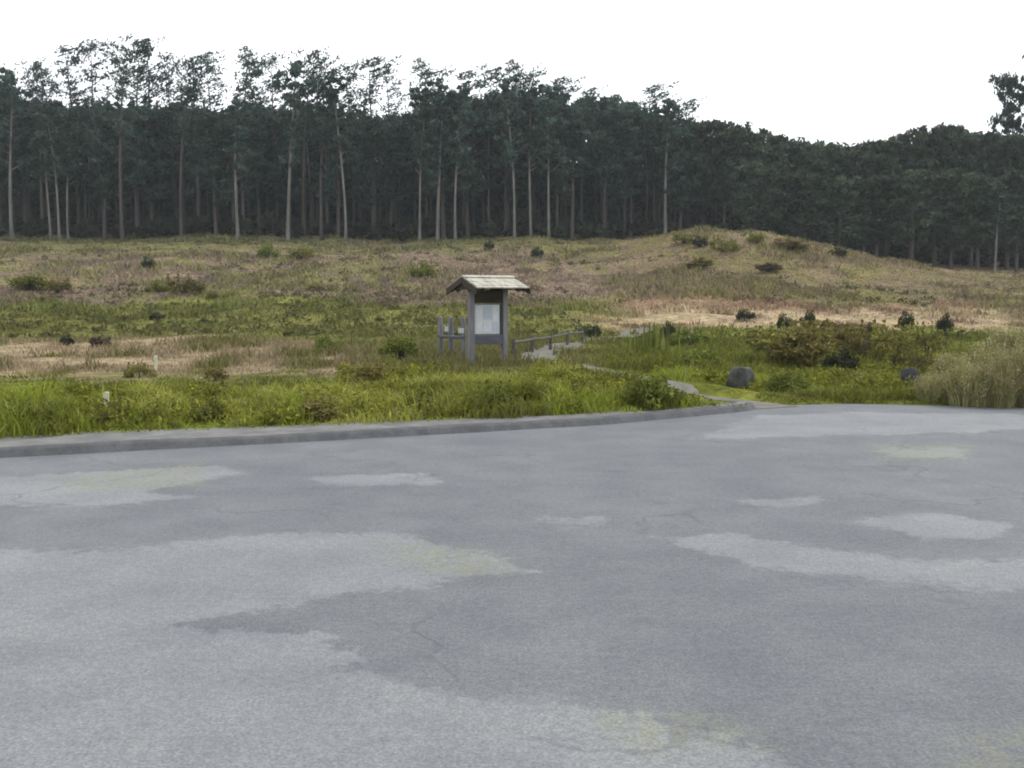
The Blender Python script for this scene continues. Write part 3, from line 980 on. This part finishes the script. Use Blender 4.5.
# ------------------------------------------------------------------ notice shelter
KD = 24.0
kx0 = x_at(488, KD)
kz0 = float(H(kx0, KD)) - 0.02
ks = empty('notice_shelter', (kx0, KD, kz0), 'wooden notice shelter with pale shake gable roof and white notice board', 'notice shelter', None, math.radians(28))


def part(name, mb, mat, parent=ks, smooth=False, label=None):
    o = link(name, mb.mesh(name, mat, smooth), parent)
    if label: o['label'] = label
    return o


ZB = kz0
TOPZ = 2.135 - ZB; EAVE = 1.885 - ZB
HD, HWID = 0.78, 0.645
PW = 0.12
for sx in (-1, 1):
    mb = MB()
    mb.box((sx * 0.425, 0, (EAVE + 0.10) / 2 - 0.1), (PW, PW, EAVE + 0.20), bev=0.012, jit=0.004)
    part('post', mb, M_WOOD)
# notice board with frame, papers
ZT, ZL = 1.56 - ZB, 0.86 - ZB
mb = MB(); mb.box((0, 0.0, (ZT + ZL) / 2), (0.728, 0.04, ZT - ZL), bev=0.004)
board = part('backboard', mb, M_GREENBOARD)
mb = MB(); mb.box((-0.035, -0.028, (ZT + ZL) / 2), (0.63, 0.012, ZT - ZL - 0.03), bev=0.003)
panel = part('notice_panel', mb, M_PANEL)
for (u, w_, zc, h_, mt) in [(-0.235, 0.17, 1.21, 0.60, M_PAPER), (-0.03, 0.20, 1.36, 0.27, M_PAPER_B), (-0.03, 0.20, 1.06, 0.27, M_PAPER), (0.175, 0.15, 1.33, 0.34, M_PAPER), (0.175, 0.15, 1.02, 0.2, M_PAPER_B)]:
    mb = MB(); mb.box((u, -0.0375, zc - ZB), (w_, 0.003, h_))
    link('notice_sheet', mb.mesh('notice_sheet', mt), panel)
# header, rails
mb = MB()
mb.box((0, 0.0, (EAVE + 0.0 + ZT) / 2 + 0.005), (0.728, 0.07, EAVE - ZT - 0.02), bev=0.006)
part('header_board', mb, M_WOOD_DARK)
mb = MB(); mb.box((0, 0.0, ZL - 0.115), (0.728, 0.09, 0.21), bev=0.008, jit=0.003)
part('lower_rail', mb, M_RAIL)
# roof: rafters + slabs + shake courses
mb = MB()
for sx in (-0.57, -0.42, 0.42, 0.57):
    for sy in (-1, 1):
        mb.tube([(sx, sy * 0.02, TOPZ - 0.095), (sx, sy * (HD - 0.05), EAVE - 0.02)], [0.045, 0.045], 4)
mb.box((0, 0, TOPZ - 0.13), (2 * HWID - 0.08, 0.07, 0.12), bev=0.005)
part('rafters', mb, M_WOOD_DARK)
mb = MB()
for sx in (-1, 1):
    x0 = sx * (HWID - 0.05)
    V = [(x0 - 0.02, 0, TOPZ - 0.05), (x0 - 0.02, -HD + 0.06, EAVE + 0.0), (x0 - 0.02, HD - 0.06, EAVE), (x0 + 0.02, 0, TOPZ - 0.05), (x0 + 0.02, -HD + 0.06, EAVE), (x0 + 0.02, HD - 0.06, EAVE)]
    mb.add(V, [[0, 1, 2], [3, 5, 4], [0, 3, 4, 1], [1, 4, 5, 2], [2, 5, 3, 0]])
part('gable_board', mb, M_WOOD_DARK)
roof = None
pitch = math.atan2(TOPZ - EAVE, HD)
for sy in (-1, 1):
    mb = MB()
    nc = 6
    ln = math.hypot(TOPZ - EAVE, HD) + 0.04
    for k in range(nc):
        # courses from eave to ridge; each made of individual shakes of uneven width
        u0 = ln * k / nc; u1 = min(ln * (k + 1.35) / nc, ln)
        xx = -HWID
        while xx < HWID - 0.02:
            ww = min(random.uniform(0.09, 0.19), HWID - xx)
            um = (u0 + u1) / 2 + random.uniform(-0.012, 0.012)
            yy = -HD + um * math.cos(pitch); zz = EAVE + um * math.sin(pitch)
            M = Matrix.Rotation(pitch - 0.045, 3, 'X')
            c = Vector((xx + ww / 2, yy, zz + 0.028 + random.uniform(-.004, .004) + 0.004 * (k % 2)))
            if sy > 0:
                M = Matrix.Rotation(math.pi, 3, 'Z') @ M; c.x, c.y = -c.x, -c.y
            mb.box(c, (ww - 0.008, u1 - u0, 0.03), rot=M, bev=0.004)
            xx += ww
    o = part('roof_slope', mb, M_SHAKE)
for sx in (-1, 1):
    mb = MB()
    for sy in (-1, 1):
        mid = Vector((sx * (HWID + 0.02), sy * HD / 2, (TOPZ + EAVE) / 2 - 0.045))
        mb.box(mid, (0.035, math.hypot(HD, TOPZ - EAVE) + 0.0, 0.13), rot=Matrix.Rotation(-sy * pitch, 3, 'X'), bev=0.003)
    part('barge_board', mb, M_WOOD_DARK)
mb = MB()
for sy in (-1, 1):
    mb.box((0, sy * 0.055, TOPZ + 0.045), (2 * HWID + 0.02, 0.13, 0.025), rot=Matrix.Rotation(-sy * pitch, 3, 'X'), bev=0.004)
part('ridge_cap', mb, M_SHAKE)


# ------------------------------------------------------------------ fences
def fence(pts, hgt, rails, label, plates=(), pr=0.06, wood=None):
    p0 = pts[0]
    z0 = float(H(*p0))
    wood = wood or (M_WOOD, M_RAIL)
    r = empty('rail_fence', (p0[0], p0[1], z0), label, 'fence', 'low wooden fences by the shelter')
    tops = []
    for (x_, y_) in pts:
        zz = float(H(x_, y_)) - z0
        mb = MB()
        j = random.uniform(-0.03, 0.03)
        mb.tube([(x_ - p0[0], y_ - p0[1], zz - 0.15), (x_ - p0[0] + j / 2, y_ - p0[1], zz + hgt * .5), (x_ - p0[0] + j, y_ - p0[1], zz + hgt - 0.02), (x_ - p0[0] + j, y_ - p0[1], zz + hgt)], [pr, pr, pr * .95, pr * .75], 8)
        link('post', mb.mesh('post', wood[0], False), r)
        tops.append((x_ - p0[0], y_ - p0[1], zz))
    for a, b in zip(tops, tops[1:]):
        for f in rails:
            mb = MB()
            A = Vector(a) + Vector((0, -pr * .9, hgt * f)); B = Vector(b) + Vector((0, -pr * .9, hgt * f))
            ext = (B - A).normalized() * 0.05
            mb.tube([A - ext, (A + B) / 2 - Vector((0, 0, 0.012)), B + ext], [0.045, 0.042, 0.045], 6)
            link('rail', mb.mesh('rail', wood[1], False), r)
    for (i, dx_, f, w_, h_) in plates:
        a = Vector(tops[i]) + Vector((dx_, -pr * 2.3, hgt * f))
        mb = MB(); mb.box(a, (w_, 0.012, h_), bev=0.002)
        link('sign_plate', mb.mesh('sign_plate', M_PAPER), r)
    return r


fence([(x_at(441, 26.2), 26.2), (x_at(452, 26.0), 26.0), (x_at(464, 25.7), 25.7)], 1.08, (0.55,),
      'short three post wooden fence with white plates left of the shelter', [(0, 0.16, 0.72, 0.10, 0.13), (2, -0.06, 0.70, 0.14, 0.12)], 0.07)
fence([(x_at(514, 27.5), 27.5), (x_at(532, 29.5), 29.5), (x_at(550, 31.5), 31.5), (x_at(567, 33.5), 33.5), (x_at(582, 35.5), 35.5)], 0.50, (0.80,),
      'low dark one rail fence running from the shelter along the path', (), 0.05, (M_WOOD_OLD, M_WOOD_OLD))

# ------------------------------------------------------------------ trees
EU_C1, EU_C2 = np.array((0.027, 0.054, 0.042)), np.array((0.066, 0.106, 0.076))


def euc(seed, h, crown_from, spread, n_limb, per, trunk_r, bark, dense=1.0, size=0.62, c1=EU_C1, c2=EU_C2, wind=0.0):
    rng = np.random.default_rng(seed)
    mb = MB()
    lean = rng.normal(0, 0.035 * h, 2)
    def axis_pt(t):
        return Vector((lean[0] * t * t + 0.10 * math.sin(t * 5 + seed), lean[1] * t * t + 0.10 * math.cos(t * 4 + seed), h * t))
    ts = [0, 0.015, 0.1, 0.25, 0.4, 0.55, 0.7, 0.82, 0.93]
    mb.tube([axis_pt(t) + Vector((0, 0, -0.4 if t == 0 else 0)) for t in ts],
            [trunk_r * k for k in (1.5, 1.25, 1.0, 0.88, 0.76, 0.62, 0.46, 0.3, 0.1)], 9)
    cs = []; rs = []; pr = []; cc = []
    for k in range(n_limb):
        t = crown_from + (0.93 - crown_from) * (k + rng.random()) / n_limb
        a = rng.uniform(0, 2 * math.pi)
        q = (t - crown_from) / (1 - crown_from)
        L = spread * (0.55 + 0.6 * rng.random()) * (1.0 - 0.45 * q)
        b = axis_pt(t)
        up = L * rng.uniform(0.45, 1.05)
        m = b + Vector((math.cos(a) * L * .5, math.sin(a) * L * .5, up * .35))
        e = b + Vector((math.cos(a) * L, math.sin(a) * L, up))
        e.z = min(e.z, h)
        r0 = trunk_r * 0.42 * (1 - 0.6 * q) + 0.02
        mb.tube([b, m, e], [r0, r0 * .6, 0.02], 5)
        for s in range(5):
            f = (1.0, 0.85, 0.7, 0.55, 0.4)[s]
            base = b.lerp(m, f * 2) if f < .5 else m.lerp(e, f * 2 - 1)
            c = base + Vector(rng.normal(0, 0.5, 3)) * spread * 0.30
            c.z = min(c.z, 0.97 * h)
            cs.append(tuple(c)); rs.append(rng.uniform(0.3, 1.0) * spread * 0.33)
            pr.append(int(per * dense * rng.uniform(0.5, 1.3)))
            tcol = rng.random() ** 1.5
            cc.append(c1 * (1 - tcol) + c2 * tcol)
    for s in range(6):
        q = rng.uniform(max(crown_from, 0.7), 0.93)
        cs.append(tuple(axis_pt(q) + Vector(rng.normal(0, 0.45, 3)) * spread * .3)); rs.append(0.26 * spread); pr.append(int(per * .8)); cc.append(c1 * .5 + c2 * .5)
    top = axis_pt(0.95)
    for s in range(4):
        cs.append(tuple(top + Vector(rng.normal(0, 0.4, 3)) * spread * .2)); rs.append(0.22 * spread); pr.append(int(per * .6)); cc.append(c2)
    crown = leaf_cloud('crown', cs, rs, pr, size, cc, M_TREE, rng, 0.62, 0.7, 0.5, wind)
    return crown, mb.mesh('trunk', bark, True), h


def tree(proto, px, D, top_row, label, group, name='eucalyptus_tree', wscale=None, base_drop=0.0, turn=6.28):
    crown, trunk, h = proto
    x_ = x_at(px, D); z_ = float(H(x_, D)) - base_drop
    want = z_at(top_row, D) - z_
    s = want / h
    r = empty(name, (x_, D, z_), label, 'tree', group, random.uniform(-turn / 2, turn / 2))
    ws = wscale if wscale else 0.5 + 0.5 * s
    r.scale = (ws, ws, s)
    link('crown', crown, r); link('trunk', trunk, r)
    return r


# tall open-crowned ones whose tops break the sky
TALL = [euc(100 + k, 22, 0.42 + 0.05 * (k % 3), 3.0, 16, 26, 0.20, (M_BARK, M_BARK_MID)[k % 2], 0.85, 0.40, wind=0.8) for k in range(6)]
SPARSE = [euc(120 + k, 23, 0.52, 2.9, 14, 19, 0.17, (M_BARK, M_BARK_MID)[k % 2], 0.85, 0.38, wind=0.9) for k in range(4)]
PALE = [euc(140 + k, 20, 0.40, 2.6, 16, 30, 0.155 + 0.05 * (k % 2), M_BARK_PALE, 1.0, 0.58) for k in range(4)]
DENSE = [euc(160 + k, 18, 0.24 + 0.06 * (k % 2), 3.4, 20, 40, 0.24, M_BARK, 1.1, 0.64) for k in range(5)]
RG1, RG2 = np.array((0.032, 0.052, 0.032)), np.array((0.078, 0.098, 0.056))
ROUND = [euc(180 + k, 12, 0.16, 3.2, 22, 42, 0.20, M_BARK, 1.1, 0.6, RG1, RG2) for k in range(4)]

GT1 = 'pale trunked eucalyptus along the wood edge'
named = [  # px, D, top row, proto, label
    (18, 116, 62, PALE[1], 'eucalyptus with a thick grey trunk by the left edge of the view'),
    (55, 117, 104, PALE[0], 'slim eucalyptus, left one of the three thin bright trunks at far left'),
    (65, 116, 100, PALE[2], 'slim eucalyptus, middle one of the three thin bright trunks at far left'),
    (73, 117.5, 106, PALE[0], 'slim eucalyptus, right one of the three thin bright trunks at far left'),
    (126, 117, 40, TALL[0], 'very tall straight eucalyptus with a lit trunk above the wide left bushes'),
    (185, 118, 60, TALL[2], 'brownish twin looking eucalyptus trunk uphill of the round olive bush'),
    (240, 117, 96, PALE[3], 'shorter eucalyptus with a leaning greyish trunk left of the thick pale trunk'),
    (291, 116, 56, PALE[1], 'eucalyptus with a thick pale trunk halfway between left edge and shelter'),
    (324, 118, 64, TALL[4], 'eucalyptus with a brownish trunk just right of the thick pale one'),
    (347, 116, 70, PALE[0], 'eucalyptus with a bright orange grey trunk well left of the shelter'),
    (420, 117, 84, PALE[2], 'eucalyptus, left one of the three mauve trunks above the shelter'),
    (438, 117, 78, PALE[3], 'eucalyptus, middle one of the three mauve trunks above the shelter'),
    (456, 116, 82, PALE[0], 'eucalyptus, right one of the three mauve trunks above the shelter'),
    (515, 115, 76, PALE[2], 'eucalyptus with the brightest white trunk, up and right of the shelter'),
    (530, 116, 80, PALE[0], 'eucalyptus with a white trunk beside the brightest white trunk'),
    (549, 117, 84, PALE[2], 'eucalyptus with a dimmer pale trunk right of the two white trunks'),
    (663, 118, 96, PALE[3], 'eucalyptus with a dull brown trunk left of the mound'),
    (990, 103.5, 182, PALE[2], 'small slim tree with a bright white stem low at the right'),
]
for px, D, top, pr, lab in named:
    tree(pr, px, D, top, lab, GT1)
marks = [(18, 'the thick trunk at the left edge'), (65, 'the three thin bright trunks'), (126, 'the very tall lit trunk'),
         (185, 'the brownish twin trunk'), (291, 'the thick pale trunk'), (347, 'the bright orange grey trunk'),
         (438, 'the three mauve trunks'), (522, 'the two white trunks'), (663, 'the dull brown trunk by the mound')]
ORD = ['first', 'second', 'third', 'fourth', 'fifth', 'sixth', 'seventh', 'eighth', 'ninth', 'tenth', 'eleventh', 'twelfth']
cnt = {}


def auto_label(kind, px):
    prev = [m for m in marks if m[0] <= px]
    m = prev[-1] if prev else None
    key = (kind, m)
    cnt[key] = cnt.get(key, 0) + 1
    if m is None:
        return f'{kind} cut by the left edge of the view, {ORD[cnt[key] - 1]} in from it'
    return f'{kind}, {ORD[cnt[key] - 1]} one right of {m[1]}'


GT2 = 'tall open crowned eucalyptus behind the wood edge'
skyline = [(-12, 60), (6, 54), (34, 58), (48, 66), (84, 40), (104, 34), (142, 32), (158, 40), (178, 52), (202, 54), (222, 48), (246, 46), (262, 54), (280, 48), (306, 46), (330, 52), (356, 58), (376, 56), (396, 60), (416, 58),
           (440, 64), (464, 70), (488, 62), (508, 60), (532, 66), (556, 76), (580, 84), (604, 94), (630, 98), (652, 84), (678, 96)]
for i, (px, top) in enumerate(skyline):
    pr = (SPARSE if (i * 7) % 5 < 2 and 70 < px < 420 else TALL)[i % 4]
    tree(pr, px, 121 + (i * 37 % 11), top, auto_label('tall open crowned eucalyptus' , px), GT2, turn=1.3)
GT3 = 'dense dark eucalyptus inside the wood'
i = 0
for px in range(-20, 700, 26):
    top = np.interp(px, [0, 60, 120, 330, 410, 430, 560, 620, 700], [84, 106, 108, 112, 122, 96, 96, 112, 128]) + random.uniform(-6, 8)
    tree(DENSE[i % 5], px + random.uniform(-6, 6), 119 + (i * 29 % 9), top, auto_label('dense dark leaved eucalyptus', px), GT3)
    i += 1
GT4 = 'lower bushy trees right of the mound'
rt = [(700, 122, 122), (722, 124, 120), (744, 130, 124), (768, 136, 122), (792, 144, 126), (816, 146, 122), (838, 148, 124), (860, 146, 120), (884, 140, 120),
      (906, 132, 118), (930, 126, 116), (948, 130, 122), (966, 134, 117), (984, 138, 121), (1002, 136, 117), (1022, 134, 119), (1044, 130, 117)]
for i, (px, top, D) in enumerate(rt):
    rank = ORD[i] if i < 12 else None
    if i < 12:
        lab = f'bushy dark green tree, {rank} one right of the mound\'s left foot'
    else:
        lab = f'bushy dark green tree, {ORD[16 - i]} one in from the right edge of the view'
    tree(ROUND[i % 4], px, D, top, lab, GT4, 'bushy_tree', wscale=1.0)
# second, nearer rank below the skyline at right
rt2 = [(752, 164, 112), (796, 172, 110), (836, 178, 108), (872, 176, 108), (908, 172, 106), (946, 170, 107), (974, 178, 106), (1012, 172, 107)]
lab2 = ['low bushy tree tucked behind the right shoulder of the mound', 'low dark tree at the foot of the skyline dip, right of the mound', 'low olive tree in front of the wood above the right end of the scrub',
        'low bushy tree above the dark low shrub of the scrub', 'low bushy tree uphill of the black rock', 'low bushy tree left of the small white stemmed tree', 'low bushy tree just left of the bright white stem',
        'low bushy tree cut by the right edge, beside the white stem']
for i, (px, top, D) in enumerate(rt2):
    tree(ROUND[(i + 1) % 4], px, D, top, lab2[i], GT4, 'bushy_tree', wscale=0.85)
LONE = euc(201, 20, 0.62, 3.6, 16, 44, 0.24, M_BARK_MID, 1.0, 0.58)
tree(LONE, 1003, 124, 74, 'tall lone tree with a rounded tuft of crown standing above the right wood', GT2, 'lone_tree', wscale=0.72)
tree(LONE, 1050, 118, 24, 'taller tree at the right edge, only its outer leaves in view', GT2, 'lone_tree', wscale=1.25)

# deep wood behind and the shadowy understorey: reads as one mass
rng = np.random.default_rng(77)
cs = []; rs = []; pr = []; cc = []
for k in range(3200):
    px = rng.uniform(-120, 1140); D = rng.uniform(131, 150) if px < 700 else rng.uniform(132, 152)
    top = np.interp(px, [-120, 0, 60, 120, 330, 410, 430, 560, 640, 700, 800, 870, 930, 1140], [85, 88, 112, 112, 116, 126, 100, 100, 112, 134, 150, 150, 142, 140])
    x_ = x_at(px, D); zb = float(H(x_, D)); zt = z_at(top, D)
    zc = zb + (zt - zb) * rng.random() ** 1.15
    cs.append((x_, D, zc)); rs.append(rng.uniform(1.4, 2.4)); pr.append(int(rng.uniform(60, 90)))
    t = rng.random() ** 1.6
    cc.append(EU_C1 * 0.9 * (1 - t) + EU_C2 * t * 0.9)
for k in range(1500):
    px = rng.uniform(-120, 1140); D = rng.uniform(150, 172)
    x_ = x_at(px, D); zb = float(H(x_, D)); cs.append((x_, D, zb + rng.uniform(0.0, 10))); rs.append(2.9); pr.append(80)
    cc.append(EU_C1 * rng.uniform(0.7, 1.2))
for k in range(260):   # low undergrowth along the edge
    px = rng.uniform(-100, 1130); D = rng.uniform(120, 129)
    x_ = x_at(px, D); zb = float(H(x_, D))
    cs.append((x_, D, zb + rng.uniform(0.2, 1.6))); rs.append(rng.uniform(0.8, 1.5)); pr.append(50)
    cc.append(np.array((0.030, 0.040, 0.018)) * rng.uniform(.7, 1.3))
me = leaf_cloud('deep_wood', cs, rs, pr, 1.2, cc, M_TREE, rng, 0.9)
tag(link('deep_wood', me), 'dark mass of leaves filling the deep wood behind the trunks', 'wood', kind='stuff')
mb = MB()
for k in range(90):
    px = rng.uniform(-60, 720); D = rng.uniform(124, 131)
    x_ = x_at(px, D); zb = float(H(x_, D)); hh = rng.uniform(9, 14); r0 = rng.uniform(0.08, 0.17)
    mb.tube([(x_, D, zb - .3), (x_ + rng.normal(0, .2), D, zb + hh * .5), (x_ + rng.normal(0, .4), D, zb + hh)], [r0, r0 * .8, r0 * .5], 6)
tag(link('far_trunks', mb.mesh('far_trunks', M_BARK, True)), 'thin dim trunks standing in the shadow of the deep wood', 'wood', kind='stuff')

# ------------------------------------------------------------------ sky and light
SUN_EL, SUN_AZ = math.radians(52), math.radians(65)      # azimuth clockwise from the view direction (+Y): high on the right
w = bpy.data.worlds.new('World'); SC.world = w
w.use_nodes = True
nt = w.node_tree
nt.nodes.clear()
out = nt.nodes.new('ShaderNodeOutputWorld')
bg = nt.nodes.new('ShaderNodeBackground'); bg.inputs['Strength'].default_value = 0.1
sky = nt.nodes.new('ShaderNodeTexSky'); sky.sky_type = 'NISHITA'; sky.sun_disc = False
sky.sun_elevation = SUN_EL; sky.sun_rotation = SUN_AZ
tc = nt.nodes.new('ShaderNodeTexCoord')
mp = nt.nodes.new('ShaderNodeMapping'); mp.inputs['Scale'].default_value = (1, 1, 3)
nt.links.new(tc.outputs['Generated'], mp.inputs[0])
cn = noise_n(nt, mp.outputs[0], 1.6, 6, 0.55)
cloud = mix_c(nt, ramp(nt, cn, 0.3, 0.7), (6.6, 6.9, 7.3), (9.2, 9.4, 9.6))
csum = mix_c(nt, 0.9, sky.outputs[0], cloud)
nt.links.new(csum, bg.inputs['Color'])
nt.links.new(bg.outputs[0], out.inputs[0])

sd_ = bpy.data.lights.new('sun', 'SUN'); sd_.energy = 1.2; sd_.angle = math.radians(14); sd_.color = (1.0, 0.96, 0.90)
so = bpy.data.objects.new('sun', sd_); COL.objects.link(so)
dv = Vector((math.sin(SUN_AZ) * math.cos(SUN_EL), math.cos(SUN_AZ) * math.cos(SUN_EL), math.sin(SUN_EL)))
so.rotation_euler = dv.to_track_quat('Z', 'Y').to_euler()
so.location = (60, 30, 80)

vs = SC.view_settings
vs.view_transform = 'Standard'; vs.look = 'None'; vs.gamma = 1.0; vs.use_curve_mapping = False
vs.exposure = 0.82
SC.cycles.max_bounces = 6; SC.cycles.diffuse_bounces = 3; SC.cycles.transmission_bounces = 3
SC.cycles.pixel_filter_type = 'BLACKMAN_HARRIS'; SC.cycles.filter_width = 1.9

# ------------------------------------------------------------------ air
HAZE_D = 0.00034
hm, nt, out = new_mat('haze_air')
pv = nt.nodes.new('ShaderNodeVolumePrincipled')
pv.inputs['Color'].default_value = (0.90, 0.95, 1.0, 1); pv.inputs['Density'].default_value = HAZE_D; pv.inputs['Anisotropy'].default_value = 0.2
nt.links.new(pv.outputs[0], out.inputs['Volume'])
mb = MB(); mb.add([(x_, y_, z_) for z_ in (-3.5, 60) for x_, y_ in ((-720, -80), (720, -80), (720, 920), (-720, 920))],
                  [[3, 2, 1, 0], [4, 5, 6, 7], [0, 1, 5, 4], [1, 2, 6, 5], [2, 3, 7, 6], [3, 0, 4, 7]])
tag(link('haze', mb.mesh('haze', hm)), kind='stuff')
